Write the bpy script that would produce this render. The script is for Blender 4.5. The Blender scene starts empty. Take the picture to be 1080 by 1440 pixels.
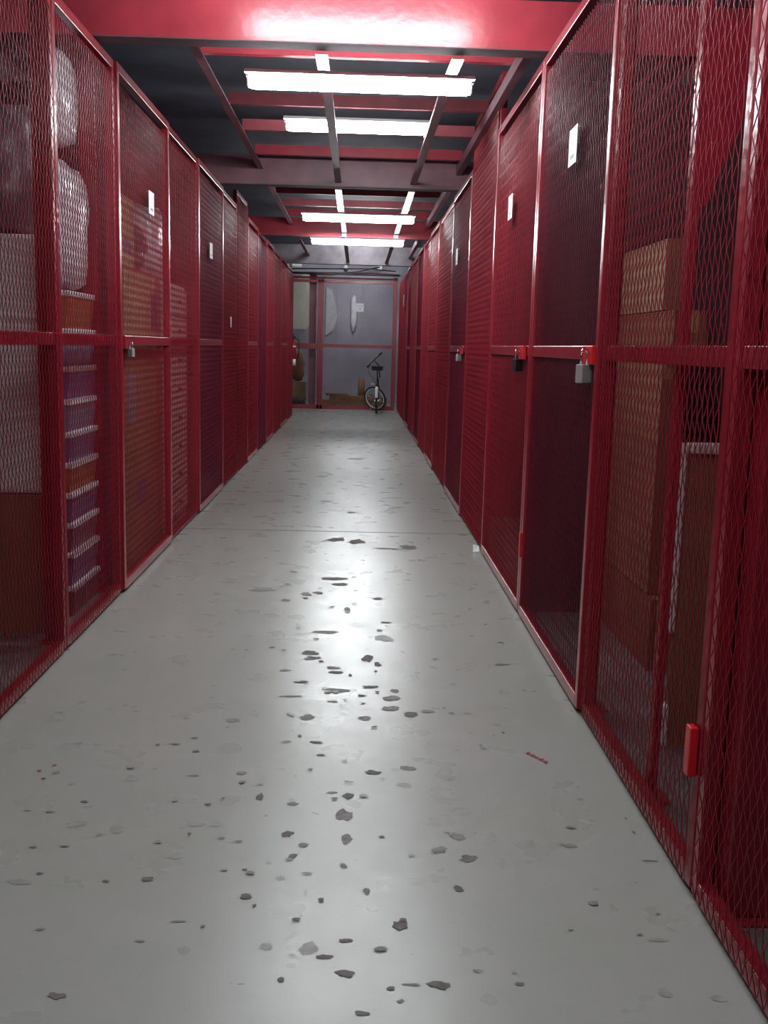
import bpy, bmesh, math, random
import numpy as np
from mathutils import Vector, Matrix, noise

random.seed(7)
S = bpy.context.scene
COL = S.collection
PI = math.pi

# ------------------------------------------------------------------ camera
F_PX, EYE = 1422.45, 1.38
cam_d = bpy.data.cameras.new('camera')
cam = bpy.data.objects.new('camera', cam_d); COL.objects.link(cam)
cam_d.sensor_fit = 'HORIZONTAL'; cam_d.sensor_width = 36.0
cam_d.lens = 36.0 * F_PX / 1080.0
cam_d.clip_start = 0.05; cam_d.clip_end = 100
XC = Vector((0.99934077, 0.02159862, 0.02918092))      # world axes seen in the camera's right / down / forward frame
YC = Vector((-0.02531437, -0.16159582, 0.9865323))
ZC = Vector((0.02602325, -0.98662064, -0.16094253))
right = Vector((XC[0], YC[0], ZC[0])); down = Vector((XC[1], YC[1], ZC[1])); fwd = Vector((XC[2], YC[2], ZC[2]))
m = Matrix.Identity(4)
for i in range(3):
    m[i][0] = right[i]; m[i][1] = -down[i]; m[i][2] = -fwd[i]
m[2][3] = EYE
cam.matrix_world = m
S.camera = cam

# ------------------------------------------------------------------ world, exposure
w = bpy.data.worlds.new('world'); S.world = w; w.use_nodes = True
w.node_tree.nodes['Background'].inputs[0].default_value = (0.55, 0.6, 0.8, 1)
w.node_tree.nodes['Background'].inputs[1].default_value = 0.03
S.view_settings.view_transform = 'Standard'; S.view_settings.look = 'None'
S.view_settings.gamma = 1.0; S.view_settings.use_curve_mapping = False
S.view_settings.exposure = 0.0
TUBE_POWER = 78.0
S.cycles.use_denoising = True
S.cycles.max_bounces = 8; S.cycles.diffuse_bounces = 4; S.cycles.glossy_bounces = 3
S.cycles.sample_clamp_indirect = 4.0

# ------------------------------------------------------------------ pixel helper for laying things out on the floor
def floor_at(px, py):
    r = right * (px - 540) + down * (py - 720) + fwd * F_PX
    t = -EYE / r.z
    return Vector((r.x * t, r.y * t, 0))

# ------------------------------------------------------------------ materials
def mat(name, col, rough=0.5, metal=0.0, var=0.0, scale=8.0, bump=0.0, bscale=60.0, spec=0.5, col2=None, coat=0.0):
    mt = bpy.data.materials.new(name); mt.use_nodes = True
    nt = mt.node_tree; b = nt.nodes['Principled BSDF']
    b.inputs['Roughness'].default_value = rough; b.inputs['Metallic'].default_value = metal
    b.inputs['Specular IOR Level'].default_value = spec
    b.inputs['Coat Weight'].default_value = coat
    c = (*col, 1)
    b.inputs['Base Color'].default_value = c
    tc = nt.nodes.new('ShaderNodeTexCoord')
    if var > 0 or col2:
        n = nt.nodes.new('ShaderNodeTexNoise'); n.inputs['Scale'].default_value = scale; n.inputs['Detail'].default_value = 6
        nt.links.new(tc.outputs['Object'], n.inputs['Vector'])
        r = nt.nodes.new('ShaderNodeValToRGB')
        r.color_ramp.elements[0].position = 0.3; r.color_ramp.elements[1].position = 0.72
        a = tuple(max(0, x * (1 - var)) for x in col); d = col2 or tuple(min(1, x * (1 + var)) for x in col)
        r.color_ramp.elements[0].color = (*a, 1); r.color_ramp.elements[1].color = (*d, 1)
        nt.links.new(n.outputs['Fac'], r.inputs['Fac']); nt.links.new(r.outputs['Color'], b.inputs['Base Color'])
    if bump > 0:
        n2 = nt.nodes.new('ShaderNodeTexNoise'); n2.inputs['Scale'].default_value = bscale; n2.inputs['Detail'].default_value = 4
        nt.links.new(tc.outputs['Object'], n2.inputs['Vector'])
        bp = nt.nodes.new('ShaderNodeBump'); bp.inputs['Strength'].default_value = bump; bp.inputs['Distance'].default_value = 0.01
        nt.links.new(n2.outputs['Fac'], bp.inputs['Height']); nt.links.new(bp.outputs['Normal'], b.inputs['Normal'])
    return mt

def emit(name, col, power):
    mt = bpy.data.materials.new(name); mt.use_nodes = True
    nt = mt.node_tree; nt.nodes.clear()
    e = nt.nodes.new('ShaderNodeEmission'); e.inputs[0].default_value = (*col, 1); e.inputs[1].default_value = power
    o = nt.nodes.new('ShaderNodeOutputMaterial'); nt.links.new(e.outputs[0], o.inputs[0])
    return mt

M = {}
M['red'] = mat('red_gloss_paint', (0.28, 0.013, 0.027), 0.28, var=0.22, scale=5, bump=0.15, bscale=35)
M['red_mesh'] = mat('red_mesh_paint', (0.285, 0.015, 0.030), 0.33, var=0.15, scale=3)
M['maroon_mesh'] = mat('dark_maroon_mesh', (0.15, 0.013, 0.029), 0.33, var=0.15, scale=3)  # darker, purpler red for the mesh of some bays
M['red_beam'] = mat('red_beam_paint', (0.40, 0.042, 0.062), 0.25, var=0.16, scale=6, bump=0.12, bscale=25)
M['grey_beam'] = mat('dusty_grey_beam', (0.17, 0.145, 0.165), 0.6, var=0.4, scale=4)
M['dull_beam'] = mat('dull_purple_red_beam', (0.19, 0.075, 0.10), 0.45, var=0.2, scale=5)
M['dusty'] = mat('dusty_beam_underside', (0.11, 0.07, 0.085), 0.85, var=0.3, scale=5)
M['purlin'] = mat('dull_red_purlin', (0.20, 0.030, 0.042), 0.5, var=0.25, scale=6)
M['red_hasp'] = mat('bright_red_hasp', (0.55, 0.008, 0.015), 0.35, var=0.1)
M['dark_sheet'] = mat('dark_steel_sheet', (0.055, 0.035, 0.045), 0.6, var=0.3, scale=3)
M['deck'] = mat('dark_ceiling', (0.09, 0.09, 0.13), 0.8, var=0.3, scale=2)
M['steel'] = mat('galvanised_steel', (0.62, 0.62, 0.63), 0.32, metal=0.85, var=0.12, scale=20)
M['lock_steel'] = mat('lock_steel', (0.46, 0.46, 0.44), 0.38, metal=0.35, var=0.1)
M['lock_black'] = mat('lock_black', (0.02, 0.02, 0.024), 0.4)
M['chrome'] = mat('chrome', (0.8, 0.8, 0.82), 0.12, metal=1.0)
M['white_metal'] = mat('white_enamel', (0.78, 0.79, 0.80), 0.4)
M['paper'] = mat('white_paper', (0.85, 0.86, 0.86), 0.6, var=0.04)
M['paper_print'] = mat('pale_grey_print', (0.45, 0.42, 0.42), 0.7)
M['yellow'] = mat('yellow_paper', (0.75, 0.6, 0.05), 0.6)
M['card'] = mat('cardboard', (0.23, 0.12, 0.068), 0.8, var=0.12, scale=4)
M['card_tan'] = mat('tan_cardboard', (0.32, 0.225, 0.14), 0.8, var=0.12, scale=4)
M['card_dark'] = mat('brown_cardboard', (0.20, 0.09, 0.05), 0.8, var=0.15, scale=4)
M['tape'] = mat('packing_tape', (0.42, 0.28, 0.14), 0.25)
M['print'] = mat('purple_print', (0.10, 0.06, 0.16), 0.6)
M['blue_print'] = mat('blue_print', (0.12, 0.20, 0.26), 0.6)
M['white_board'] = mat('white_wrapping', (0.66, 0.66, 0.64), 0.45, var=0.12, scale=3, bump=0.3, bscale=8)
M['plastic'] = mat('crumpled_clear_plastic', (0.62, 0.62, 0.66), 0.18, var=0.15, scale=6, bump=0.5, bscale=14)
M['grey_plastic'] = mat('grey_plastic_wrap', (0.085, 0.085, 0.11), 0.3, var=0.3, scale=6, bump=0.6, bscale=12)
M['pale_wood'] = mat('pale_pinkish_laminate', (0.58, 0.47, 0.46), 0.45, var=0.08)
M['knob'] = mat('dark_knob', (0.05, 0.03, 0.03), 0.4)
M['purple_bin'] = mat('purple_plastic', (0.12, 0.08, 0.20), 0.4, var=0.1)
M['blue_bin'] = mat('slate_blue_plastic', (0.14, 0.17, 0.26), 0.4, var=0.1)
M['orange_bin'] = mat('orange_plastic', (0.32, 0.085, 0.035), 0.4, var=0.1)
M['brown_bin'] = mat('maroon_plastic', (0.17, 0.07, 0.10), 0.4, var=0.1)
M['lid'] = mat('pale_lid', (0.6, 0.6, 0.64), 0.4)
M['foam'] = mat('white_foam_edge', (0.72, 0.71, 0.69), 0.7, var=0.08, scale=20)
M['back_wall'] = mat('grey_lavender_plaster', (0.30, 0.28, 0.335), 0.7, var=0.18, scale=1.6, bump=0.1)
M['side_wall'] = mat('dark_side_wall', (0.10, 0.085, 0.10), 0.75, var=0.25, scale=2)
M['grey_board'] = mat('pale_grey_board', (0.42, 0.42, 0.44), 0.7, var=0.1)
M['bike_rim'] = mat('pale_metal_rim', (0.72, 0.72, 0.75), 0.35, metal=0.3)
M['cream'] = mat('cream_board', (0.55, 0.54, 0.47), 0.65, var=0.08)
M['rubber'] = mat('black_rubber', (0.015, 0.015, 0.017), 0.6)
M['black'] = mat('black_plastic', (0.02, 0.02, 0.024), 0.4)
M['bike_frame'] = mat('bike_dark_frame', (0.04, 0.045, 0.06), 0.3)
M['mudguard'] = mat('pinkish_white_mudguard', (0.72, 0.58, 0.60), 0.35)
M['extinguisher'] = mat('extinguisher_red', (0.36, 0.012, 0.03), 0.25)
M['wood'] = mat('rough_brown_timber', (0.22, 0.12, 0.06), 0.8, var=0.35, scale=7)
M['rag'] = mat('dark_rag', (0.05, 0.035, 0.05), 0.9, var=0.4, scale=9)
M['chip_dark'] = mat('bare_floor_dark', (0.165, 0.148, 0.142), 0.8, var=0.25, scale=40)
M['chip_mid'] = mat('bare_floor_mid', (0.25, 0.24, 0.23), 0.75, var=0.25, scale=40)
M['chip_faint'] = mat('worn_floor_paint', (0.30, 0.295, 0.28), 0.5, var=0.18, scale=30)
M['chip_red'] = mat('red_paint_streak', (0.30, 0.02, 0.035), 0.6)
M['tube'] = emit('fluorescent_tube', (0.93, 0.985, 1.0), TUBE_POWER)

def floor_material():
    mt = bpy.data.materials.new('painted_concrete_floor'); mt.use_nodes = True
    nt = mt.node_tree; b = nt.nodes['Principled BSDF']; L = nt.links.new
    g = nt.nodes.new('ShaderNodeNewGeometry')
    def nz(sc, det=6, rough=0.6):
        n = nt.nodes.new('ShaderNodeTexNoise'); n.inputs['Scale'].default_value = sc
        n.inputs['Detail'].default_value = det; n.inputs['Roughness'].default_value = rough
        L(g.outputs['Position'], n.inputs['Vector']); return n
    def ramp(p0, c0, p1, c1):
        r = nt.nodes.new('ShaderNodeValToRGB')
        r.color_ramp.elements[0].position = p0; r.color_ramp.elements[0].color = (*c0, 1)
        r.color_ramp.elements[1].position = p1; r.color_ramp.elements[1].color = (*c1, 1); return r
    n1 = nz(1.7); r1 = ramp(0.3, (0.358, 0.365, 0.332), 0.72, (0.395, 0.386, 0.366)); L(n1.outputs['Fac'], r1.inputs['Fac'])
    n2 = nz(11, 5, 0.6); r2 = ramp(0.25, (0.80, 0.80, 0.79), 0.60, (1, 1, 1)); L(n2.outputs['Fac'], r2.inputs['Fac'])
    n3 = nz(70, 4, 0.6); r3 = ramp(0.27, (0.62, 0.60, 0.58), 0.36, (1, 1, 1)); L(n3.outputs['Fac'], r3.inputs['Fac'])
    m1 = nt.nodes.new('ShaderNodeMixRGB'); m1.blend_type = 'MULTIPLY'; m1.inputs[0].default_value = 0.2
    L(r1.outputs['Color'], m1.inputs[1]); L(r2.outputs['Color'], m1.inputs[2])
    m2 = nt.nodes.new('ShaderNodeMixRGB'); m2.blend_type = 'MULTIPLY'; m2.inputs[0].default_value = 0.5
    L(m1.outputs['Color'], m2.inputs[1]); L(r3.outputs['Color'], m2.inputs[2])
    L(m2.outputs['Color'], b.inputs['Base Color'])
    n4 = nz(5, 3, 0.5); r4 = ramp(0.25, (0.25, 0.25, 0.25), 0.80, (0.35, 0.35, 0.35)); L(n4.outputs['Fac'], r4.inputs['Fac'])
    L(r4.outputs['Color'], b.inputs['Roughness'])
    n5 = nz(28, 5, 0.6); bp = nt.nodes.new('ShaderNodeBump'); bp.inputs['Strength'].default_value = 0.05; bp.inputs['Distance'].default_value = 0.01
    L(n5.outputs['Fac'], bp.inputs['Height']); L(bp.outputs['Normal'], b.inputs['Normal'])
    return mt
M['floor'] = floor_material()
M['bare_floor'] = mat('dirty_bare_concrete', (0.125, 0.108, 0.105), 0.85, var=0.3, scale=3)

# ------------------------------------------------------------------ mesh helpers
class MB:
    def __init__(s): s.v = []; s.f = []
    def add(s, vs, fs):
        o = len(s.v); s.v += [tuple(p) for p in vs]; s.f += [tuple(i + o for i in f) for f in fs]; return s
    def box(s, x0, x1, y0, y1, z0, z1, bev=0.0):
        if bev <= 0:
            vs = [(x, y, z) for z in (z0, z1) for y in (y0, y1) for x in (x0, x1)]
            return s.add(vs, [(0, 2, 3, 1), (4, 5, 7, 6), (0, 1, 5, 4), (2, 6, 7, 3), (0, 4, 6, 2), (1, 3, 7, 5)])
        bm = bmesh.new(); bmesh.ops.create_cube(bm, size=1)
        for q in bm.verts:
            q.co = ((x0 + x1) / 2 + q.co.x * (x1 - x0), (y0 + y1) / 2 + q.co.y * (y1 - y0), (z0 + z1) / 2 + q.co.z * (z1 - z0))
        bmesh.ops.bevel(bm, geom=bm.edges[:], offset=bev, segments=2, affect='EDGES', profile=0.5)
        bm.verts.index_update()
        s.add([q.co for q in bm.verts], [[q.index for q in f.verts] for f in bm.faces]); bm.free(); return s
    def prism(s, pts, axis, a0, a1):
        # pts: 2-D outline, extruded along axis ('x': pts are (y,z); 'y': (x,z); 'z': (x,y))
        n = len(pts)
        def P(p, a): return {'x': (a, p[0], p[1]), 'y': (p[0], a, p[1]), 'z': (p[0], p[1], a)}[axis]
        vs = [P(p, a0) for p in pts] + [P(p, a1) for p in pts]
        fs = [tuple(range(n - 1, -1, -1)), tuple(range(n, 2 * n))] + [(i, (i + 1) % n, n + (i + 1) % n, n + i) for i in range(n)]
        return s.add(vs, fs)
    def tube(s, pts, r, seg=8, closed=False):
        pts = [Vector(p) for p in pts]; n = len(pts); rings = []
        rr = r if isinstance(r, (list, tuple)) else [r] * n
        up = None
        for i, p in enumerate(pts):
            if closed: d = pts[(i + 1) % n] - pts[i - 1]
            else: d = pts[min(i + 1, n - 1)] - pts[max(i - 1, 0)]
            d.normalize()
            if up is None: up = d.orthogonal().normalized()
            up = (up - d * up.dot(d))
            up = up.normalized() if up.length > 1e-6 else d.orthogonal().normalized()
            sd = d.cross(up)
            rings.append([p + (up * math.cos(2 * PI * k / seg) + sd * math.sin(2 * PI * k / seg)) * rr[i] for k in range(seg)])
        vs = [q for ring in rings for q in ring]; fs = []
        for i in range(n if closed else n - 1):
            j = (i + 1) % n
            for k in range(seg):
                fs.append((i * seg + k, i * seg + (k + 1) % seg, j * seg + (k + 1) % seg, j * seg + k))
        if not closed:
            fs.append(tuple(range(seg - 1, -1, -1))); fs.append(tuple((n - 1) * seg + k for k in range(seg)))
        return s.add(vs, fs)
    def lathe(s, prof, seg=16, c=(0, 0, 0)):
        vs = []; fs = []; n = len(prof)
        for r, z in prof:
            for k in range(seg):
                a = 2 * PI * k / seg; vs.append((c[0] + r * math.cos(a), c[1] + r * math.sin(a), c[2] + z))
        for i in range(n - 1):
            for k in range(seg):
                fs.append((i * seg + k, i * seg + (k + 1) % seg, (i + 1) * seg + (k + 1) % seg, (i + 1) * seg + k))
        fs.append(tuple(range(seg - 1, -1, -1))); fs.append(tuple((n - 1) * seg + k for k in range(seg)))
        return s.add(vs, fs)
    def build(s, name, m, parent=None, loc=None, rot=None, smooth=False):
        me = bpy.data.meshes.new(name); me.from_pydata(s.v, [], s.f); me.update()
        bm = bmesh.new(); bm.from_mesh(me); bmesh.ops.recalc_face_normals(bm, faces=bm.faces[:]); bm.to_mesh(me); bm.free()
        if smooth: me.polygons.foreach_set('use_smooth', [True] * len(me.polygons))
        for mm in (m if isinstance(m, list) else [m]): me.materials.append(mm)
        return link(name, me, parent, loc, rot)

def link(name, me, parent=None, loc=None, rot=None):
    o = bpy.data.objects.new(name, me); COL.objects.link(o)
    if parent: o.parent = parent
    if loc: o.location = loc
    if rot: o.rotation_euler = rot
    return o
def tag(o, label=None, cat=None, group=None, kind=None):
    if label: o['label'] = label
    if cat: o['category'] = cat
    if group: o['group'] = group
    if kind: o['kind'] = kind
    return o
def thing(name, label, cat, loc=(0, 0, 0), rz=0.0, group=None):
    o = bpy.data.objects.new(name, None); COL.objects.link(o); o.empty_display_size = 0.1
    o.location = loc; o.rotation_euler = (0, 0, rz)
    return tag(o, label, cat, group)
def copy_tree(o, parent=None):
    c = o.copy(); COL.objects.link(c)
    if parent: c.parent = parent
    for ch in list(o.children): copy_tree(ch, c)
    return c
def lump(sx, sy, sz, amp=0.12, seed=0, sub=3, boxy=0.5, freq=2.2):
    bm = bmesh.new(); bmesh.ops.create_icosphere(bm, subdivisions=sub, radius=1)
    for q in bm.verts:
        p = q.co.copy(); mx = max(abs(p.x), abs(p.y), abs(p.z)); cube = p / mx
        p = p.lerp(cube, boxy)
        p *= 1 + amp * noise.noise(q.co * freq + Vector((seed * 7.3, seed * 3.1, seed)))
        p += Vector((noise.noise(q.co * freq * 2.4 + Vector((seed, 9, 4))),) * 3) * amp * 0.4
        q.co = (p.x * sx / 2, p.y * sy / 2, p.z * sz / 2)
    zmin = min(q.co.z for q in bm.verts)
    for q in bm.verts: q.co.z -= zmin
    mb = MB(); bm.verts.index_update()
    mb.add([q.co for q in bm.verts], [[q.index for q in f.verts] for f in bm.faces]); bm.free(); return mb

# ------------------------------------------------------------------ the setting
XL, XR = -1.265, 0.88          # corridor faces of the two cage rows
WL, WR = -2.9, 2.55            # walls behind the cages
YB, YF = 25.2, -5.0            # back wall, wall behind the camera
GATE = 22.4
CEIL = 3.6
JY = 7.50                      # joint in the concrete

fl = MB()
prof = [(YF, 0), (JY - .011, 0), (JY - .011, -.02), (JY + .011, -.02), (JY + .011, 0), (YB + .2, 0), (YB + .2, -.15), (YF, -.15)]
fl.prism(prof, 'x', WL - .1, WR + .1)
floor = tag(fl.build('floor', M['floor']), kind='structure')
ceiling = tag(MB().box(WL - .1, WR + .1, YF, YB + .2, CEIL, CEIL + .1).build('ceiling', M['deck']), kind='structure')
wall_left = tag(MB().box(WL - .1, WL, YF, YB, 0, CEIL).build('wall_left', M['side_wall']), kind='structure')
wall_right = tag(MB().box(WR, WR + .1, YF, YB, 0, CEIL).build('wall_right', M['side_wall']), kind='structure')
wall_front = tag(MB().box(WL, WR, YF - .1, YF, 0, CEIL).build('wall_front', M['side_wall']), kind='structure')
wb = MB()
for x0, x1 in ((WL, -0.55), (-0.53, 0.085), (0.10, WR)): wb.box(x0, x1, YB, YB + .06, 0.0, CEIL)
wb.box(WL, WR, YB + .03, YB + .1, 0, CEIL)
wall_back = tag(wb.build('wall_back', M['back_wall']), kind='structure')
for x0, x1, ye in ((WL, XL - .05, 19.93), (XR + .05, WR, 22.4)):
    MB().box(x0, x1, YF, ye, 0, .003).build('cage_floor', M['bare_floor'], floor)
# sheet partitions between the storage cages
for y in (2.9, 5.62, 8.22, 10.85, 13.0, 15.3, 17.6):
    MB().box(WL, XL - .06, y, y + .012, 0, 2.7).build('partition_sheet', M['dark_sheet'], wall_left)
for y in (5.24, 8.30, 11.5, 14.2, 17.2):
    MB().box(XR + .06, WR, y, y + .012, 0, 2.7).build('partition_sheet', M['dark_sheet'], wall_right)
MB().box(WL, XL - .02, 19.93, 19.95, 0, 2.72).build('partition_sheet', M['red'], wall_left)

# worn paint on the floor, one flat patch for every chip one can see in the photograph
def chips():
    sets = {'d': MB(), 'm': MB(), 'f': MB(), 'r': MB()}
    rnd = random.Random(3); zc = [0.0]
    def patch(px, py, w_, h_, k):
        c = floor_at(px, py)
        if not (XL + .03 < c.x < XR - .03): return
        rx = w_ / 2 * c.y / F_PX; ry = h_ / 2 * c.y * c.y / (F_PX * EYE)
        n = 15; zc[0] += .000006; z = {'d': .0016, 'm': .0010, 'f': .0004, 'r': .0016}[k] + zc[0]
        ph = rnd.random() * 6
        vs = [(c.x, c.y, z)]
        for i in range(n):
            a = 2 * PI * i / n; j = 1 + .22 * math.sin(2 * a + ph) * rnd.random() + rnd.uniform(-.34, .22)
            vs.append((c.x + rx * j * math.cos(a), c.y + ry * j * math.sin(a), z))
        sets[k].add(vs, [(0, 1 + i, 1 + (i + 1) % n) for i in range(n)])
    A = [(398,316,54,40,'m'),(226,373,38,20,'d'),(275,408,36,18,'m'),(404,390,40,35,'m'),(512,383,24,9,'d'),(742,382,50,30,'m'),(688,423,50,24,'m'),
         (775,450,62,26,'d'),(838,385,70,45,'f'),(950,405,70,45,'f'),(240,443,30,18,'d'),(100,563,34,20,'d'),(745,540,30,24,'d'),(568,652,50,42,'d'),
         (400,698,42,15,'d'),(335,747,62,16,'d'),(290,720,60,50,'f'),(400,798,62,28,'d'),(205,818,22,16,'d'),(685,832,100,34,'d'),(600,832,70,9,'m'),
         (540,844,36,14,'d'),(452,920,50,18,'d'),(568,882,24,14,'m'),(930,830,36,12,'d'),(915,797,18,12,'m'),(395,470,24,18,'m'),(205,508,32,20,'f'),
         (410,258,38,18,'d'),(360,248,30,9,'m'),(140,262,28,20,'d'),(242,282,34,14,'m'),(485,187,52,14,'d'),(590,174,50,14,'m'),(310,95,40,8,'d'),
         (325,134,30,7,'d'),(285,20,44,14,'m'),(60,28,40,10,'m'),(460,20,40,10,'m'),(600,10,50,14,'d'),(465,547,30,24,'m'),(805,790,30,14,'m'),
         (262,76,14,9,'d'),(880,67,12,8,'d'),(720,208,16,8,'m'),(160,715,40,26,'f'),(95,483,16,7,'d'),(580,225,50,20,'f'),(750,305,60,26,'f')]
    for a in A: patch(300 + a[0] / 2.16, 1000 + a[1] / 2.16, a[2] / 2.16, a[3] / 2.16, a[4])
    B = [(490,383,60,22,'d'),(410,375,80,16,'d'),(685,404,66,16,'d'),(600,410,90,5,'d'),(405,523,90,14,'d'),(425,545,70,10,'d'),(345,578,46,10,'d'),
         (300,582,40,14,'m'),(230,545,36,6,'m'),(570,600,50,8,'d'),(455,640,30,14,'m'),(600,690,50,6,'d'),(370,727,100,14,'m'),(530,826,46,32,'d'),
         (315,805,66,16,'d'),(320,825,60,20,'m'),(570,850,28,16,'d'),(355,838,20,8,'d'),(400,862,60,10,'m'),(415,880,60,12,'d'),(465,890,14,10,'d'),(562,876,14,8,'d'),
         (220,872,40,10,'m'),(540,935,76,10,'d'),(420,948,100,18,'m'),(510,968,36,10,'d'),(635,950,44,14,'m'),(622,978,60,22,'m'),(620,1016,64,22,'m'),
         (695,1040,56,18,'m'),(515,998,20,6,'d'),(760,1028,60,12,'m'),(850,1035,30,10,'m'),(305,1050,60,20,'m'),(520,1055,50,16,'m'),(20,1060,50,16,'m'),
         (130,567,100,10,'m'),(95,508,50,18,'f'),(220,606,36,12,'m'),(250,498,36,5,'d'),(70,795,16,5,'d'),(170,785,26,5,'d'),(1040,850,60,6,'d'),
         (940,545,12,4,'d'),(980,698,16,5,'d'),(485,68,60,8,'m'),(470,272,40,6,'m'),(375,230,50,6,'m'),(920,640,18,5,'d'),(590,750,80,26,'f'),
         (280,917,60,7,'d'),(240,970,90,7,'m'),(400,990,50,8,'m')]
    for a in B: patch(320 + a[0] / 2.7, 620 + a[1] / 2.7, a[2] / 2.7, a[3] / 2.7, a[4])
    C = [(215,1083,70,30,'d'),(988,325,34,26,'d'),(930,705,44,26,'d'),(560,640,46,24,'d'),(660,550,60,36,'f'),(440,450,60,40,'f'),(375,470,24,18,'m'),
         (290,430,90,30,'f'),(150,618,28,10,'d'),(125,518,34,8,'d'),(245,515,40,8,'d'),(400,648,34,8,'d'),(320,345,34,10,'d'),(188,385,36,7,'d'),
         (105,380,30,5,'d'),(215,235,30,10,'m'),(150,228,20,6,'r'),(300,123,20,8,'m'),(745,154,38,10,'d'),(600,130,18,8,'d'),(665,127,40,6,'d'),
         (790,355,30,10,'d'),(885,35,50,18,'m'),(1065,1022,26,20,'d'),(1010,897,50,30,'f'),(930,604,20,8,'d'),(965,740,20,10,'d'),(150,830,46,12,'m'),
         (915,1040,30,5,'d'),(735,245,50,8,'m'),(915,237,50,14,'m'),(820,430,50,24,'f'),(745,430,60,26,'f'),(530,875,34,10,'m'),(680,800,80,8,'m'),(500,255,60,24,'f'),
         (70,650,90,30,'f'),(165,258,24,6,'r'),(208,207,18,5,'r')]
    for a in C: patch(a[0] / 2.7, 1000 + a[1] / 2.7, a[2] / 2.7, a[3] / 2.7, a[4])
    D = [(78,233,46,18,'d'),(75,322,100,22,'m'),(130,87,34,16,'m'),(360,188,14,10,'d'),(400,256,20,10,'d'),(455,302,36,16,'m'),(480,400,90,7,'d'),
         (430,775,48,10,'d'),(520,670,30,10,'d'),(410,512,24,6,'d'),(560,1070,80,50,'f'),(830,1095,80,50,'f'),(80,750,36,10,'m'),(520,800,120,20,'f')]
    for a in D: patch(780 + a[0] / 3.6, 1100 + a[1] / 3.6, a[2] / 3.6, a[3] / 3.6, a[4])
    for dx in range(5): patch(743 + dx * 6, 1060 + dx * 3, 8, 4, 'r')
    for _ in range(210):      # flecks too small to place singly, thickest along the trodden middle
        y = rnd.uniform(2.1, 9.5); x = rnd.gauss(-.12, .32)
        if -1.15 < x < .8:
            zc[0] += .000002; zz = .0026 + zc[0]; n = 7; r = rnd.uniform(.005, .018); st = rnd.uniform(.25, .9)
            vs = [(x, y, zz)] + [(x + r * math.cos(2 * PI * i / n) * rnd.uniform(.6, 1.2), y + r * st * math.sin(2 * PI * i / n) * rnd.uniform(.6, 1.2), zz) for i in range(n)]
            sets[rnd.choice('dmmff')].add(vs, [(0, 1 + i, 1 + (i + 1) % n) for i in range(n)])
    for k, mm in (('d', 'chip_dark'), ('m', 'chip_mid'), ('f', 'chip_faint'), ('r', 'chip_red')):
        tag(sets[k].build('paint_chips', M[mm], floor), kind='stuff')
chips()

# ------------------------------------------------------------------ overhead steel: parts of the ceiling
def ibeam(y, z0, z1, x0, x1, mm, label=None, wf=0.12):
    c = y + wf / 2; t = .012; wbt = .012
    p = [(y, z0), (y + wf, z0), (y + wf, z0 + t), (c + wbt / 2, z0 + t), (c + wbt / 2, z1 - t), (y + wf, z1 - t), (y + wf, z1), (y, z1), (y, z1 - t)]
    # channel with its flat web towards the camera
    p = [(y, z0), (y + wf, z0), (y + wf, z0 + t), (y + t, z0 + t), (y + t, z1 - t), (y + wf, z1 - t), (y + wf, z1), (y, z1)]
    b = MB().prism(p, 'x', x0, x1).build('beam', M[mm], ceiling)
    if label: b['label'] = label
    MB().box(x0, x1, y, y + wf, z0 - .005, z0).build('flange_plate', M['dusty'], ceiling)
    return b
ibeam(5.11, 2.80, 3.02, WL, WR, 'red_beam', 'bright red beam nearest the camera')
ibeam(9.38, 2.785, 3.03, WL, WR, 'dull_beam', 'dull purplish-red beam')
ibeam(13.62, 2.785, 3.01, WL, WR, 'red_beam', 'bright red beam behind two lit tubes')
ibeam(18.1, 2.785, 3.10, WL, WR, 'grey_beam', 'dusty grey beam')
ibeam(0.85, 2.80, 3.02, WL, WR, 'red_beam')
for y in (6.06, 7.28, 8.12, 9.10, 10.4, 11.35, 12.3, 13.2, 14.7, 15.8):
    p = [(y, 2.99), (y + .05, 2.99), (y + .05, 2.998), (y + .008, 2.998), (y + .008, 3.062), (y + .05, 3.062), (y + .05, 3.07), (y, 3.07)]
    MB().prism(p, 'x', -.92, .86).build('purlin', M['red_beam' if y in (6.06, 9.10, 13.2) else 'purlin'], ceiling)
for x, ww in ((-.92, .05), (.84, .05)):
    for y0, y1 in ((5.23, 9.38), (9.5, 13.62), (13.74, 18.1)):
        MB().prism([(x, 2.91), (x + ww, 2.91), (x + ww, 2.918), (x + .008, 2.918), (x + .008, 2.985), (x, 2.985)], 'y', y0, y1).build('side_channel', M['dull_beam'], ceiling)
for x in (-.235, .435):
    for y0, y1 in ((5.95, 9.38), (11.0, 13.62), (13.75, 18.1)):
        MB().box(x, x + .055, y0, y1, 2.815, 2.840).build('strut', M['dull_beam'], ceiling)

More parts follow.
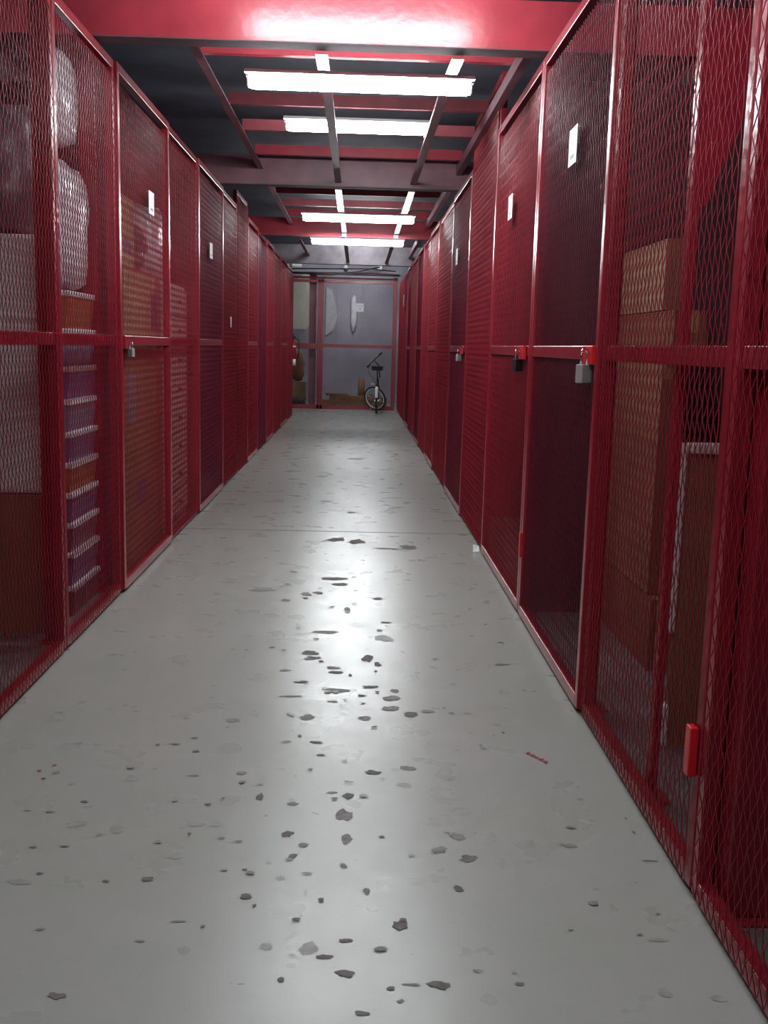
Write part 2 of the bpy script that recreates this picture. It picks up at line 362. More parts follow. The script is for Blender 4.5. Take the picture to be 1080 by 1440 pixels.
# ------------------------------------------------------------------ fluorescent lights
def light_fixture(y, z, x0, label, length=1.2, strap=0.45, hang=2.812):
    t = thing('fluorescent_light', label, 'light', (x0 + length / 2, y, z), group='fluorescent lights under the ceiling steel')
    h = length / 2
    # flat white batten above, bare tube below
    MB().prism([(-.06, .038), (.06, .038), (.045, .060), (-.045, .060)], 'x', -h - .01, h + .01).build('housing', M['white_metal'], t)
    MB().tube([(-h + .012, 0, 0), (-h + .03, 0, 0), (h - .03, 0, 0), (h - .012, 0, 0)], [.026, .034, .034, .026], 16).build('tube', M['tube'], t, smooth=True)
    for sx in (-1, 1):
        MB().box(sx * h - (.012 if sx > 0 else 0), sx * h + (.012 if sx < 0 else 0), -.022, .022, -.026, .038, .004).build('end_cap', M['white_metal'], t)
    for px in (-.21 - (x0 + h) , .46 - (x0 + h)):
        mb = MB(); top = hang - z
        if strap > 0:      # flat strap running back to the beam
            mb.prism([(-strap, top - .03), (.04, .060), (.04, .066), (-strap, top - .024)], 'x', px - .03, px + .03)
        if top > 0: mb.box(px - .03, px + .03, -.02, .02, .060, top)
        else: mb.box(px - .03, px + .03, -.015, .05, top, .060)
        mb.build('bracket', M['steel'], t)
    return t
light_fixture(5.70, 2.752, -.62, 'brightest fluorescent tube, just behind the nearest red beam', strap=.45)
light_fixture(7.42, 2.885, -.54, 'fluorescent tube seen above the two dark struts', length=1.0, strap=0, hang=2.841)
light_fixture(11.17, 2.720, -.625, 'fluorescent tube in front of the second bright red beam', strap=1.6)
light_fixture(13.50, 2.705, -.635, 'fluorescent tube right under the second bright red beam', strap=0)
light_fixture(4.40, 3.055, -.62, 'fluorescent tube on the near side of the first red beam', strap=0, hang=CEIL - .02)
light_fixture(1.90, 2.76, -.62, 'fluorescent tube above the camera', strap=0, hang=CEIL - .02)
light_fixture(-1.2, 2.76, -.62, 'fluorescent tube behind the camera', strap=0, hang=CEIL - .02)
light_fixture(20.2, 3.12, -.62, 'unseen fluorescent tube behind the dusty grey beam, put in to light the gate', strap=0, hang=CEIL - .02)  # out of view, put in to light the gate end
light_fixture(17.3, 3.27, -.62, 'unseen fluorescent tube above the second bright red beam, added to brighten the grey beam', strap=0, hang=CEIL - .02)  # added out of sight, close enough to lift the grey beam's face
light_fixture(23.6, 3.30, -.62, 'unseen fluorescent tube added behind the far gate to brighten the back wall', strap=0, hang=CEIL - .02)  # extra unseen source, gives the back wall more light

# ------------------------------------------------------------------ cage fronts
SWD, LWD = .040, .082
mesh_cache = {}
def expanded(wd, z0, z1, tilt, wdt=.0036, thk=.0015, SWD=SWD, LWD=LWD, mm='red_mesh'):
    """Expanded-metal sheet in the (y,z) plane, x is its normal: zigzag strands that meet at the bonds."""
    key = (round(wd, 3), round(z0, 3), round(z1, 3), tilt, SWD, mm)
    if key in mesh_cache: return mesh_cache[key]
    ca, sa = math.cos(math.radians(abs(tilt))), math.sin(math.radians(abs(tilt))) * (1 if tilt > 0 else -1)
    nl = int(wd / (SWD / 2)) - 1; npt = int((z1 - z0) / (LWD / 2)) + 1
    A = SWD / 4 - .42 * wdt * ca
    k = np.arange(nl)[:, None]; j = np.arange(npt)[None, :]
    y = (k + 1) * SWD / 2 + (-1.0) ** (j + k) * A
    z = z0 + j * LWD / 2 + 0 * k
    rs = np.random.RandomState(int(wd * 1000))
    z = z + rs.uniform(-.0015, .0015, z.shape); y = y + rs.uniform(-.0008, .0008, y.shape)
    V = np.zeros((nl, npt, 4, 3))
    for q, (a, b) in enumerate(((-1, -1), (1, -1), (1, 1), (-1, 1))):
        V[:, :, q, 1] = y + a * wdt / 2 * ca - b * thk / 2 * sa
        V[:, :, q, 0] = a * wdt / 2 * sa + b * thk / 2 * ca + .0022 * (-1.0) ** j
        V[:, :, q, 2] = z
    idx = np.arange(nl * npt * 4).reshape(nl, npt, 4)
    fs = []
    for q in range(4):
        r = (q + 1) % 4
        fs.append(np.stack([idx[:, :-1, q], idx[:, :-1, r], idx[:, 1:, r], idx[:, 1:, q]], -1).reshape(-1, 4))
    Fq = np.concatenate(fs)
    me = bpy.data.meshes.new('expanded_mesh')
    me.vertices.add(nl * npt * 4); me.vertices.foreach_set('co', V.reshape(-1))
    me.loops.add(Fq.size); me.loops.foreach_set('vertex_index', Fq.reshape(-1).astype(np.int32))
    me.polygons.add(len(Fq)); me.polygons.foreach_set('loop_start', np.arange(0, Fq.size, 4, dtype=np.int32))
    me.update(calc_edges=True); me.validate()
    me.materials.append(M[mm])
    mesh_cache[key] = me
    return me

def cage(side, y0, y1, kind, label, tilt=50, top=2.78, hinge=False, hasp=None, front=True, mm='red_mesh'):
    """One bay of a cage front. Local axes: x points into the cage, y along the corridor."""
    sg = -1 if side == 'L' else 1
    X = XL if side == 'L' else XR
    t = thing('cage_door' if kind == 'door' else 'cage_panel', label, 'cage door' if kind == 'door' else 'cage panel', (X, y0, 0))
    wd = y1 - y0
    def bx(name, d0, d1, a0, a1, z0, z1, mm='red', lab=None, bev=.003):
        o = MB().box(min(sg * d0, sg * d1), max(sg * d0, sg * d1), a0, a1, z0, z1, bev).build(name, M[mm], t)
        if lab: o['label'] = lab
        return o
    e = .004; fw = .045
    if kind == 'door':
        d0, d1 = -.008, .036
    else:
        d0, d1 = .006, .046
    bx('frame_post', d0, d1, e, fw, 0.02, top); bx('frame_post', d0, d1, wd - fw, wd - e, 0.02, top)
    bx('top_rail', d0, d1, fw, wd - fw, top - .045, top); bx('bottom_rail', d0, d1, fw, wd - fw, .015, .065)
    bx('middle_rail', d0 + .004, d1, fw, wd - fw, 1.352, 1.405)
    off = .002 if not front else -.004
    if kind == 'door': off = .004 if front else .012
    me = expanded(wd - .02, .03, top - .048, tilt * (1 if side == 'R' else -1), mm=mm)
    o = link('expanded_mesh', me, t, (sg * off, .01, 0)); o['kind'] = 'stuff'
    if hinge is not False:
        for z in (.32,): bx('hinge', -.02, .004, hinge - .018, hinge + .018, z, z + .13, 'red_hasp')
    if hasp is not None:
        o = bx('hasp', -.022, -.006, hasp - .10, hasp + .05, 1.335, 1.405, 'red_hasp' if side == 'R' else 'red', 'bright red hasp plate' if side == 'R' else None)
    return t

cage('L', 1.5, 2.95, 'panel', 'red mesh cage panel on the left wall beside the camera', tilt=50)
cage('L', 2.955, 4.40, 'panel', 'red mesh cage panel on the left, in front of the white wrapped slab', tilt=50)
cage('L', 4.405, 5.47, 'panel', 'narrow red mesh panel on the left, in front of the stacked plastic bins', tilt=50)
cage('L', 5.475, 6.93, 'door', 'red mesh cage door on the left, in front of the brown carton stack', tilt=50, hasp=5.62 - 5.475, front=False)
cage('L', 6.935, 8.15, 'panel', 'red mesh cage panel on the left, in front of the pale drawer chest', tilt=50)
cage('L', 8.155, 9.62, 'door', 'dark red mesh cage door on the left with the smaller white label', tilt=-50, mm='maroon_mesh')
cage('L', 9.625, 10.75, 'panel', 'red mesh cage panel just beyond the second labelled door on the left', tilt=50)
cage('L', 10.755, 11.75, 'panel', 'taller red mesh panel on the left reaching above its neighbours', tilt=50, top=2.93)
cage('L', 11.755, 12.95, 'door', 'red mesh cage door on the left just before the second bright red beam', tilt=50)
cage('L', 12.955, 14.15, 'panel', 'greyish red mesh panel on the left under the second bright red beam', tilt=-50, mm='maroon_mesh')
cage('L', 14.155, 15.3, 'door', 'red mesh cage door on the left, first one past the second bright red beam', tilt=-50)
cage('L', 15.305, 16.8, 'panel', 'red mesh panel on the left, fourth from the far end', tilt=50)
cage('L', 16.805, 18.4, 'door', 'red mesh cage door on the left, under the dusty grey beam', tilt=50)
cage('L', 18.405, 19.9, 'panel', 'last red mesh panel on the left wall, beside the fire extinguisher', tilt=50)

cage('R', 1.1, 2.395, 'panel', 'red mesh cage panel on the right wall beside the camera', tilt=50)
cage('R', 2.40, 3.70, 'panel', 'red mesh cage panel on the right, in front of cartons and white-edged board', tilt=50, hinge=.03)
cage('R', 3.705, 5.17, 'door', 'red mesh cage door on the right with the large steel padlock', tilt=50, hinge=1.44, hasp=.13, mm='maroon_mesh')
cage('R', 5.175, 6.80, 'door', 'red mesh cage door on the right with the black padlock', tilt=50, hasp=.22)
cage('R', 6.805, 8.28, 'panel', 'tall bright red mesh panel on the right rising to the ceiling steel', tilt=50, top=3.14)
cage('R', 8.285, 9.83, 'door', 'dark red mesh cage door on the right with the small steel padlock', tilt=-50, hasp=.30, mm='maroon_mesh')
cage('R', 9.835, 11.5, 'panel', 'bright red mesh panel on the right beyond the small steel padlock', tilt=50)
cage('R', 11.505, 12.9, 'door', 'fourth red mesh cage door from the camera on the right wall', tilt=50)
cage('R', 12.905, 14.2, 'panel', 'red mesh panel on the right beneath the second bright red beam', tilt=50)
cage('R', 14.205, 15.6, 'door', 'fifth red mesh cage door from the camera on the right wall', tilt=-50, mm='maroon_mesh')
cage('R', 15.605, 17.2, 'panel', 'red mesh panel on the right before the dusty grey beam', tilt=50)
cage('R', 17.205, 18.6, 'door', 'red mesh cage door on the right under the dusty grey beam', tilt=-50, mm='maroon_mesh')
cage('R', 18.605, 20.1, 'panel', 'red mesh panel on the right carrying the yellow and white label', tilt=50)
cage('R', 20.105, 22.35, 'panel', 'last red mesh panel on the right, beside the bicycle', tilt=50)

# columns standing just inside the mesh
def column(x0, x1, y0, y1, label, top=2.78, brace=0, mm='red', closed=False):
    t = thing('steel_column', label, 'column', ((x0 + x1) / 2, (y0 + y1) / 2, 0))
    a, b = (x1 - x0) / 2, (y1 - y0) / 2; th = .008
    # channel section open to the cage
    if closed: MB().box(-a, a, -b, b, .012, top, .006).build('shaft', M[mm], t)
    else: MB().prism([(-a, -b), (a, -b), (a, -b + th), (-a + th, -b + th), (-a + th, b - th), (a, b - th), (a, b), (-a, b)], 'z', .012, top).build('shaft', M[mm], t)
    MB().box(-a - .025, a + .04, -b - .03, b + .03, 0, .012, .003).build('base_plate', M[mm], t)
    if brace:
        MB().prism([(a * .2, 2.30), (a * .2, 1.80), (a + .02, 1.80), (a + .20, 2.30)], 'y', -b - .001, -b + .010).build('gusset', M[mm], t)
    return t
column(.935, 1.12, 2.28, 2.52, 'red steel column behind the mesh nearest the camera on the right', closed=True)
column(.935, .960, 2.95, 2.995, 'red steel column with a triangular gusset, behind the right-hand mesh', brace=1)
column(.930, .958, 3.755, 3.80, 'red steel column behind the mesh beside the large steel padlock')
column(-1.395, -1.325, 4.50, 4.60, 'red steel column behind the left-hand mesh beside the white wrapped slab')
column(-1.46, -1.38, 5.50, 5.58, 'glossy red steel column behind the left-hand mesh past the plastic bins')

# ------------------------------------------------------------------ padlocks, labels
def padlock(loc, rz, mm, label, s=1.0):
    t = thing('padlock', label, 'padlock', loc, rz)
    MB().box(-.026 * s, .026 * s, -.012 * s, .012 * s, -.055 * s, 0, .003 * s).build('body', M[mm], t)
    pts = [(-.016 * s, 0, -.004 * s), (-.016 * s, 0, .03 * s)] + [(.016 * s * -math.cos(a), 0, .03 * s + .016 * s * math.sin(a)) for a in [PI * i / 6 for i in range(1, 6)]] + [(.016 * s, 0, .03 * s), (.016 * s, 0, -.004 * s)]
    MB().tube(pts, .0042 * s, 8).build('shackle', M['chrome'], t, smooth=True)
    MB().lathe([(.006 * s, 0), (.006 * s, .002 * s)], 10).build('keyhole', M['lock_black'], t, (0, 0, -.0565 * s))
    return t
padlock((XR - .034, 3.80, 1.335), .75, 'lock_steel', 'large square steel padlock hanging from the bright red hasp', 1.25)
padlock((XR - .034, 5.40, 1.335), .75, 'lock_black', 'black padlock on the second right-hand cage door', 1.15)
padlock((XR - .034, 8.57, 1.335), .75, 'lock_steel', 'small pale steel padlock on the third right-hand cage door', 1.0)
padlock((XL + .034, 5.60, 1.335), -.75, 'lock_steel', 'small steel padlock on the left-hand door before the cartons', .8)

def paper(side, y, z, wd, h, label, yellow=False, bent=False):
    sg = -1 if side == 'L' else 1
    X = (XL if side == 'L' else XR) - sg * .030
    t = thing('paper_label', label, 'label', (X, y, z))
    MB().box(-.001, .001, -wd / 2, wd / 2, -h / 2, h / 2).build('sheet', M['paper'], t)
    for a in (-1, 1):
        MB().tube([(0, a * wd * .4, h * .45), (sg * .017, a * wd * .4, h * .45)], .0015, 6).build('wire_tie', M['steel'], t)
    if yellow: MB().box(-.0016, .0016, -wd / 2, wd / 2, -h / 2, -h * .08).build('yellow_half', M['yellow'], t)
    else: MB().box(-.0014, .0014, -wd * .2, wd * .25, -h * .33, -h * .22).build('print_line', M['paper_print'], t)
    return t
paper('R', 4.25, 2.20, .155, .145, 'white paper label on the door with the large steel padlock')
paper('R', 5.95, 2.185, .15, .135, 'white paper label on the door with the black padlock')
paper('R', 9.12, 2.18, .15, .14, 'white paper label on the door with the small pale padlock')
paper('R', 19.6, 2.26, .17, .21, 'white and yellow paper label near the far end of the right wall', yellow=True)
paper('L', 6.21, 2.18, .15, .13, 'white paper label on the left door over the brown cartons')
paper('L', 8.67, 2.13, .15, .125, 'white paper label on the dark left door past the drawer chest')
paper('L', 10.0, 1.58, .07, .10, 'small white paper label at chest height on the left mesh')

# ------------------------------------------------------------------ stored goods, left
def carton(x0, x1, y0, y1, z0, z1, mm, label, prints=(), tape=True, cat='box'):
    t = thing('cardboard_box', label, cat, ((x0 + x1) / 2, (y0 + y1) / 2, z0))
    a, b, h = (x1 - x0) / 2, (y1 - y0) / 2, z1 - z0
    MB().box(-a, a, -b, b, 0, h - .006, .006).build('body', M[mm], t)
    MB().box(-a, -.003, -b, b, h - .0055, h).build('flap', M[mm], t); MB().box(.003, a, -b, b, h - .0055, h).build('flap', M[mm], t)
    if tape: MB().box(-.03, .03, -b - .0015, b + .0015, h - .09, h + .0012).build('tape', M['tape'], t)
    for (face, u0, u1, v0, v1, pm) in prints:
        if face == '+x': q = MB().box(a, a + .0015, u0, u1, v0, v1)
        elif face == '-x': q = MB().box(-a - .0015, -a, u0, u1, v0, v1)
        else: q = MB().box(u0, u1, -b - .0015, -b, v0, v1)
        q.build('printed_mark', M[pm], t)
    return t
carton(-2.25, -1.41, 4.65, 4.92, 0, .662, 'card_dark', 'large brown carton on the floor under the white wrapped slab')
def slab():
    t = thing('wrapped_slab', 'tall white wrapped slab standing on the large brown carton', 'slab', (-1.79, 4.785, .665))
    MB().box(-.42, .365, -.11, .11, 0, 1.17, .02).build('body', M['white_board'], t)
    for z in (.35, .80): MB().box(-.422, .367, -.112, .112, z, z + .03).build('strap', M['foam'], t)
slab()
b = lump(.84, .22, .55, .10, 4, boxy=.85).build('wrapped_bundle', M['grey_plastic'], None, (-1.86, 4.78, 1.835), smooth=True)
tag(b, 'grey plastic bundle lying on top of the white wrapped slab', 'bundle')
# a column of plastic storage bins
z = 0.0
bins = [(.16, 'brown_bin', 'lowest maroon plastic bin of the stack behind the left mesh'), (.17, 'purple_bin', 'purple plastic bin second from the floor in its stack'),
        (.15, 'brown_bin', 'maroon plastic bin third from the floor in its stack'), (.15, 'purple_bin', 'purple plastic bin just below the orange one'),
        (.15, 'orange_bin', 'orange plastic bin in the middle of the stack'), (.15, 'purple_bin', 'purple plastic bin just above the orange one'),
        (.16, 'blue_bin', 'slate blue plastic bin over two purple layers'), (.16, 'purple_bin', 'purple plastic bin at the rail height'),
        (.18, 'blue_bin', 'slate blue plastic bin near the top of the stack'), (.18, 'orange_bin', 'orange-topped plastic bin at the top of the stack')]
for h, mm, lab in bins:
    t = thing('plastic_bin', lab, 'bin', (-1.64, 5.21, z), group='plastic bins stacked behind the left mesh')
    MB().prism([(-.235, 0), (.235, 0), (.25, h - .03), (-.25, h - .03)], 'y', -.24, .24).build('body', M[mm], t)
    MB().box(-.258, .258, -.25, .25, h - .03, h - .002, .006).build('lid', M['lid'], t)
    z += h
b = lump(.22, .50, .62, .10, 1, boxy=.55).build('plastic_sack', M['plastic'], None, (-1.49, 5.20, z), smooth=True)
tag(b, 'bulging clear white plastic sack standing on the plastic bins', 'sack')
b = lump(.18, .34, .44, .12, 2, boxy=.5).build('plastic_sack', M['plastic'], None, (-1.48, 5.12, z + .68), smooth=True)
tag(b, 'topmost clear white plastic sack, squeezed under the cage top', 'sack')
# cartons behind the labelled door
carton(-1.96, -1.345, 5.78, 7.10, 0, .68, 'card', 'long brown carton on the floor behind the labelled left door', [('+x', -.2, .06, .36, .52, 'print')])
carton(-1.96, -1.345, 5.80, 7.08, .685, 1.32, 'card', 'long brown carton at waist height behind the labelled left door', [('+x', -.42, -.22, .2, .5, 'blue_print')])
carton(-1.94, -1.345, 5.95, 7.05, 1.325, 1.80, 'card_tan', 'tan carton at head height behind the labelled left door', [('+x', .22, .40, .12, .36, 'print')])
carton(-1.90, -1.36, 5.96, 6.30, 1.805, 2.20, 'card_tan', 'small tan carton topmost in the left-hand carton stack', [('+x', -.1, .1, .08, .16, 'print')])
b = lump(.45, .60, .32, .2, 6).build('plastic_bag', M['grey_plastic'], None, (-1.62, 6.70, 1.806), smooth=True)
tag(b, 'grey crumpled plastic bag beside the topmost left-hand carton', 'bag')
# drawer chest
def chest():
    t = thing('drawer_chest', 'tall pale pinkish drawer chest behind the left-hand mesh', 'chest', (-1.64, 7.68, 0))
    MB().box(-.28, .265, -.50, .50, 0, 1.80, .004).build('carcass', M['pale_wood'], t)
    for i in range(8):
        z0 = .06 + i * .216
        d = MB().box(.266, .284, -.485, .485, z0, z0 + .20, .004).build('drawer', M['pale_wood'], t)
        MB().lathe([(.009, 0), (.016, .012), (.014, .022), (.006, .026)], 10).build('knob', M['knob'], d, (.284, .1, z0 + .1), (0, PI / 2, 0))
chest()
b = lump(.42, .80, .52, .16, 9, boxy=.45).build('plastic_bag', M['plastic'], None, (-1.62, 7.65, 1.803), smooth=True)
tag(b, 'shiny white plastic bag on top of the pale drawer chest', 'bag')

# ------------------------------------------------------------------ stored goods, right
carton(1.30, 1.50, 4.25, 5.15, 0, .325, 'card_dark', 'low brown carton on the floor behind the right-hand mesh')
carton(1.30, 1.375, 4.33, 5.12, .328, 1.365, 'card', 'tall flat brown carton standing on the low one behind the right-hand mesh')
carton(1.29, 1.43, 4.18, 5.10, 1.37, 1.56, 'card_dark', 'flat brown carton at rail height behind the right-hand mesh')
carton(1.29, 1.36, 4.35, 5.05, 1.564, 1.86, 'card_tan', 'tan carton topmost of the right-hand stack')
def board():
    t = thing('edged_board', 'brown cardboard panel with torn white foam edging behind the right mesh', 'board', (1.29, 3.41, .0))
    MB().box(-.17, .32, -.012, .012, .0, 1.06).build('panel', M['card'], t)
    MB().box(-.20, -.165, -.03, .03, .42, 1.085, .010).build('foam_edge', M['foam'], t)
    MB().box(-.164, .33, -.03, .03, 1.05, 1.085, .010).build('foam_edge', M['foam'], t)
    MB().box(-.20, -.165, -.03, .03, .0, .16, .010).build('foam_edge', M['foam'], t)
board()

# ------------------------------------------------------------------ far end: gate, bicycle, odds and ends
def gate():
    t = thing('gate', 'red mesh gate across the far end of the aisle', 'gate', (0, GATE, 0))
    def bx(n, x0, x1, z0, z1, y0=-.02, y1=.03, mm='red'): return MB().box(x0, x1, y0, y1, z0, z1, .004).build(n, M[mm], t)
    for x in (-.862, -.796): bx('post', x - .030, x + .030, 0, 2.80)
    bx('post', .74, .83, 0, 2.86); bx('post', -1.80, -1.72, 0, 2.8)
    bx('top_rail', -1.72, .74, 2.72, 2.78); bx('top_rail', -1.72, .74, 2.80, 2.84)
    bx('middle_rail', -.765, .74, 1.345, 1.42); bx('middle_rail', -1.72, -.895, 1.30, 1.42)
    bx('bottom_rail', -1.72, .74, .0, .09)
    o = link('expanded_mesh', expanded(2.5, .05, 2.75, 40, .0022, .001, .062, .12), t, (.76, -.024, 0), (0, 0, PI / 2)); o['kind'] = 'stuff'
gate()
def sign():
    t = thing('paper_sign', 'square white notice with faint grey print on the far gate', 'sign', (.02, GATE - .032, 2.21))
    MB().box(-.085, .085, 0, .004, -.09, .09).build('sheet', M['paper'], t)
    for x, ww, z in ((-.045, .035, .02), (.02, .04, .025), (-.02, .05, -.035)): MB().box(x, x + ww, -.001, 0, z, z + .02).build('print_mark', M['paper_print'], t)
sign()
column(-1.085, -.935, 22.62, 22.75, 'dull purplish column standing behind the far gate', top=3.5, mm='dull_beam')

def bicycle():
    t = thing('bicycle', 'small dark bicycle with pinkish-white rear mudguard leaning by the far gate', 'bicycle', (.41, 21.20, 0))
    R_ = .252
    def wheel(parent, name, loc, rot):
        o = MB().tube([(0, R_ * math.cos(a), R_ * math.sin(a)) for a in [2 * PI * i / 36 for i in range(36)]], .020, 8, True).build(name, M['rubber'], parent, loc, rot, True)
        MB().tube([(0, (R_ - .026) * math.cos(a), (R_ - .026) * math.sin(a)) for a in [2 * PI * i / 36 for i in range(36)]], .017, 8, True).build('rim', M['bike_rim'], o, smooth=True)
        mb = MB()
        for i in range(16):
            a = 2 * PI * i / 16; mb.tube([(.02 * (-1) ** i, .015 * math.cos(a), .015 * math.sin(a)), (0, (R_ - .03) * math.cos(a), (R_ - .03) * math.sin(a))], .0014, 4)
        q = mb.build('spokes', M['steel'], o); q['kind'] = 'stuff'
        MB().tube([(-.05, 0, 0), (.05, 0, 0)], .016, 10).build('hub', M['steel'], o)
        return o
    z0 = R_ + .020
    wheel(t, 'rear_wheel', (0, 0, z0), (0, 0, 0))
    ax = Vector((0, -math.sin(.33), math.cos(.33))); head = Vector((0, .74, .62)); fh = Vector((0, .93, z0))
    Rm = Matrix.Rotation(1.08, 3, ax)
    def st(p): return head + Rm @ (Vector(p) - head)
    fhub = st(fh); fr = Rm.to_euler()
    fz = fhub.z - z0; fhub.z -= fz
    wheel(t, 'front_wheel', fhub, fr)
    fk = MB()
    for sx in (-.055, .055):
        fk.tube([st((sx, fh.y, fh.z)) , st((sx, .78, .50)), st((0, .75, .58))], [.010, .013, .014], 8)
    fk.build('fork', M['bike_frame'], t, smooth=True)
    f = MB()
    bb = (0, .40, .28); seat_top = (0, .17, .66)
    f.tube([bb, seat_top], .018, 10); f.tube([bb, (0, .70, .50)], .024, 10); f.tube([(0, .72, .44), (0, .66, .72)], .022, 10)
    f.tube([(0, .66, .60), (0, .24, .50)], .014, 8)
    for sx in (-.05, .05):
        f.tube([(sx, 0, z0), (sx * .5, .2, .27), bb], .010, 8); f.tube([(sx, 0, z0), (sx * .4, .19, .56)], .009, 8)
    f.build('frame', M['bike_frame'], t, smooth=True)
    MB().tube([seat_top, (0, .09, .90)], .013, 10).build('seat_post', M['black'], t, smooth=True)
    s = MB(); pr = []
    s.add([(-.11, -.06, .895), (.11, -.06, .895), (.035, .10, .93), (.018, .19, .93), (-.018, .19, .93), (-.035, .10, .93),
           (-.125, -.09, .985), (.125, -.09, .985), (.04, .10, .965), (.02, .20, .96), (-.02, .20, .96), (-.04, .10, .965)],
          [(0, 1, 2, 5), (5, 2, 3, 4), (6, 11, 8, 7), (11, 10, 9, 8), (0, 6, 7, 1), (1, 7, 8, 2), (2, 8, 9, 3), (3, 9, 10, 4), (4, 10, 11, 5), (5, 11, 6, 0)])
    s.build('saddle', M['black'], t, (0, 0, 0))
    stem = MB().tube([st((0, .66, .72)), st((0, .585, .96)), Vector(st((0, .55, 1.10))) + Vector((-.115, 0, 0))], .014, 10).build('stem', M['black'], t, smooth=True)
    c = Vector(st((0, .55, 1.10))) + Vector((-.115, 0, 0))
    d = Rm @ Vector((1, 0, 0)); bk = Rm @ Vector((0, -1, 0))
    d = (d + Vector((0, 0, .22))).normalized()
    MB().tube([c - d * .31 + bk * .02, c - d * .10, c + d * .10, c + d * .31 + bk * .02], .015, 8).build('handlebar', M['black'], t, smooth=True)
    for sx in (-1, 1):
        MB().tube([c + d * sx * .20 + bk * .012, c + d * sx * .32 + bk * .021], .022, 8).build('grip', M['rubber'], t, smooth=True)
        MB().tube([c + d * sx * .15 + Vector((0, 0, -.01)), c + d * sx * .17 - bk * .06 + Vector((0, 0, -.05))], .006, 6).build('brake_lever', M['steel'], t)
    MB().tube([c - d * .14, c - d * .20 + Vector((-.02, -.05, -.16)), Vector((-.10, .4, .72)), Vector((-.04, .30, .62)), Vector((0, .28, .52))], .005, 6).build('brake_cable', M['black'], t, smooth=True)
    mg = MB(); n = 10
    pts = [(R_ + .035, a) for a in [math.radians(40 + 125 * i / n) for i in range(n + 1)]]
    vs = []
    for r, a in pts:
        for x, dr in ((-.030, -.012), (0, .004), (.030, -.012)): vs.append((x, -(r + dr) * math.cos(PI - a) , z0 + (r + dr) * math.sin(a)))
    fs = []
    for i in range(n):
        for q in range(2): fs.append((i * 3 + q, i * 3 + q + 1, i * 3 + q + 4, i * 3 + q + 3))
    vs2 = [(x, y * 1.015, (zz - z0) * 1.015 + z0) for x, y, zz in vs]
    nv = len(vs); mg.add(vs + vs2, fs + [tuple(nv + i for i in reversed(f_)) for f_ in fs])
    mg.build('rear_mudguard', M['mudguard'], t, smooth=True)
    MB().box(-.12, -.055, -.03, -.01, .60, .63, .004).build('reflector_bracket', M['mudguard'], t)
    mb = MB().tube([(-.06, .40, .28), (.07, .40, .28)], .014, 10)
    mb.tube([(.07, .40, .28), (.08, .52, .19)], .010, 8); mb.tube([(-.07, .40, .28), (-.08, .28, .37)], .010, 8); mb.build('crank', M['steel'], t)
    MB().box(.08, .16, .48, .56, .18, .20, .004).build('pedal', M['black'], t); MB().box(-.16, -.08, .24, .32, .36, .38, .004).build('pedal', M['black'], t)
    MB().tube([(-.04, .06, .24), (-.17, -.02, .01)], .008, 8).build('kickstand', M['steel'], t)
    t.rotation_euler = (0, 0, -.045)
bicycle()

def extinguisher():
    t = thing('fire_extinguisher', 'slim red fire extinguisher hung at the end of the left cage row', 'fire extinguisher', (XL + .01, 20.02, .95))
    MB().lathe([(.040, 0), (.045, .01), (.045, .44), (.036, .49), (.016, .52), (.016, .54)], 16).build('cylinder', M['extinguisher'], t, smooth=True)
    MB().lathe([(.0455, .03), (.0455, .15)], 16).build('label_band', M['paper'], t, smooth=True)
    MB().box(-.02, .02, -.06, .03, .54, .60, .006).build('valve', M['black'], t); MB().box(-.012, .012, -.12, .0, .605, .625, .004).build('handle', M['black'], t)
    MB().tube([(.02, 0, .57), (.10, 0, .52), (.105, 0, .30), (.07, 0, .14)], .011, 8).build('hose', M['black'], t, smooth=True)
    MB().box(-.05, .05, -.072, -.046, .38, .41).build('wall_bracket', M['steel'], t)
extinguisher()

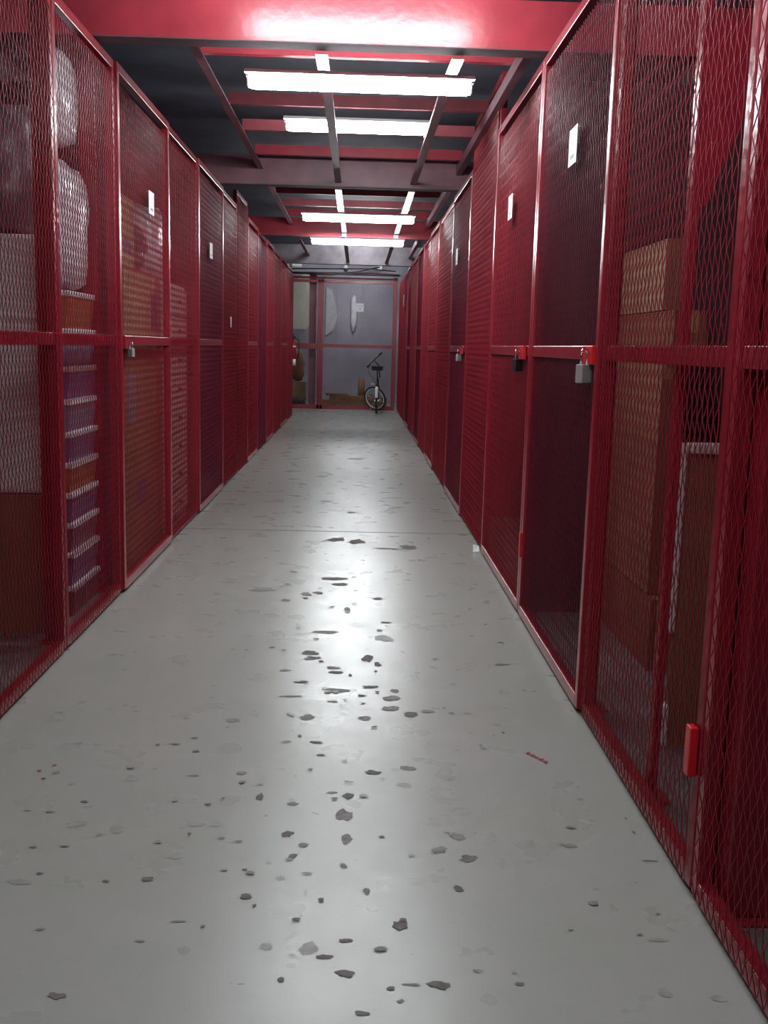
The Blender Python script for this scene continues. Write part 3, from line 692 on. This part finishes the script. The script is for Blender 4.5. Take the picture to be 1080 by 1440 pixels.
# behind the gate
tag(MB().prism([(-1.60, 1.75), (-1.22, 1.75), (-.98, 2.1), (-1.12, 2.98), (-1.30, 3.02), (-1.62, 2.75)], 'y', 24.3, 24.36).build('cream_board', M['cream']), 'large cream board hung behind the far gate beside the column', 'board')
tag(MB().prism([(-.80, 1.62), (-.62, 1.75), (-.50, 2.1), (-.66, 2.72), (-.80, 2.78)], 'y', YB - .05, YB - .002).build('grey_board', M['grey_board']), 'pale grey board with a slanted edge behind the gate, right of its double post', 'board')
b = lump(.16, .12, .85, .25, 12, boxy=.2).build('plastic_roll', M['plastic'], None, (-.12, YB - .08, 1.72), smooth=True)
tag(b, 'crumpled clear plastic roll hanging on the far grey wall', 'plastic roll')
def pile():
    rnd = random.Random(5)
    labs = ['long rough plank lying lowest behind the far gate', 'rough plank on top of the lowest one behind the gate', 'short board slanting over the planks behind the gate', 'thick timber lying behind the gate near the bicycle']
    for i, (x, y, z, ln, wd, h, rz) in enumerate([(-.15, 23.2, 0, 1.3, .25, .16, .05), (-.12, 23.22, .16, 1.0, .2, .10, -.08), (-.45, 23.25, .26, .5, .16, .05, .3), (.45, 23.9, 0, .5, .2, .20, .02)]):
        tag(MB().box(-ln / 2, ln / 2, -wd / 2, wd / 2, 0, h, .008).build('timber_plank', M['wood'], None, (x, y, z), (0, 0, rz)), labs[i], 'plank')
    carton(-1.68, -1.18, 23.3, 23.8, .0, .55, 'card_tan', 'tan carton behind the left half of the far gate')
    b = lump(.5, .5, .2, .3, 21).build('rag_heap', M['rag'], None, (-1.42, 22.95, 0), smooth=True); tag(b, 'dark heap of rags on the floor behind the left of the gate', 'rags')
    b = lump(.42, .4, .62, .3, 23).build('tool_bag', M['card'], None, (-1.44, 23.55, .556), smooth=True); tag(b, 'dark bundle on the tan carton behind the gate', 'bundle')
    tag(MB().lathe([(.08, 0), (.08, .62), (.074, .62)], 14).build('cardboard_tube', M['card'], None, (.10, 24.2, 0), smooth=True), 'upright brown cardboard tube against the far wall', 'tube')
pile()
# cables, camera and small fittings over the gate
tag(MB().tube([(-1.4, 21.6, 2.86), (-.6, 21.6, 2.83), (.0, 21.6, 2.92), (.42, 21.6, 3.02)], .014, 6).build('cable', M['black'], None, smooth=True), 'black cable sagging across the top of the far gate', 'cable')
tag(MB().tube([(-1.4, 21.5, 2.93), (.2, 21.5, 2.97), (.75, 21.5, 2.93)], .012, 6).build('cable', M['black'], None, smooth=True), 'upper thin black cable strung above the far gate', 'cable')
tag(MB().tube([(-1.7, 21.9, 2.88), (.85, 21.9, 2.88)], .022, 8).build('conduit', M['dull_beam'], None, smooth=True), 'straight dark conduit running along above the far gate', 'conduit')
tag(MB().box(-2.0, .9, 21.95, 22.0, 2.86, 3.35).build('lintel_sheet', M['back_wall']), 'grey sheet closing the space over the far gate', 'sheet')
def seccam():
    t = thing('security_camera', 'small white dome camera above the far gate', 'camera', (-.29, 21.9, 3.0))
    MB().lathe([(.05, .03), (.06, .0), (.06, -.02), (.05, -.03)], 14).build('base', M['white_metal'], t, smooth=True)
    MB().lathe([(.044, -.03), (.036, -.055), (.016, -.068)], 14).build('dome', M['black'], t, smooth=True)
    MB().box(-.03, .03, .0, .05, .02, .06, .004).build('mount', M['white_metal'], t)
seccam()
def jbox(x, y, z, label):
    t = thing('junction_box', label, 'box', (x, y, z))
    MB().box(-.05, .05, -.03, .03, -.045, .045, .012).build('body', M['white_metal'], t)
    MB().box(-.045, .045, -.036, -.03, -.04, .04, .004).build('cover', M['white_metal'], t)
jbox(.43, 21.92, 3.03, 'small white junction box above the far gate')
def bulkhead():
    t = thing('bulkhead_light', 'unlit white bulkhead lamp at the upper left above the far gate', 'light', (-1.33, 21.95, 3.04))
    MB().box(-.11, .11, -.02, 0, -.04, .04, .006).build('base', M['white_metal'], t)
    MB().box(-.10, .10, -.06, -.02, -.032, .032, .012).build('cover', M['paper'], t)
bulkhead()
# paper scrap at the foot of the right-hand row
p = floor_at(675, 776)
sc = MB().add([(-.022, -.02, 0), (.02, -.024, .004), (.022, .02, .034), (-.02, .018, .045), (-.022, -.02, .003), (.02, -.024, .007), (.022, .02, .037), (-.02, .018, .048)],
              [(0, 3, 2, 1), (4, 5, 6, 7), (0, 1, 5, 4), (1, 2, 6, 5), (2, 3, 7, 6), (3, 0, 4, 7)])
tag(sc.build('paper_scrap', M['paper'], None, (XR - .036, p.y, .001)), 'crumpled pale paper scrap on the floor against the right-hand cages', 'paper')
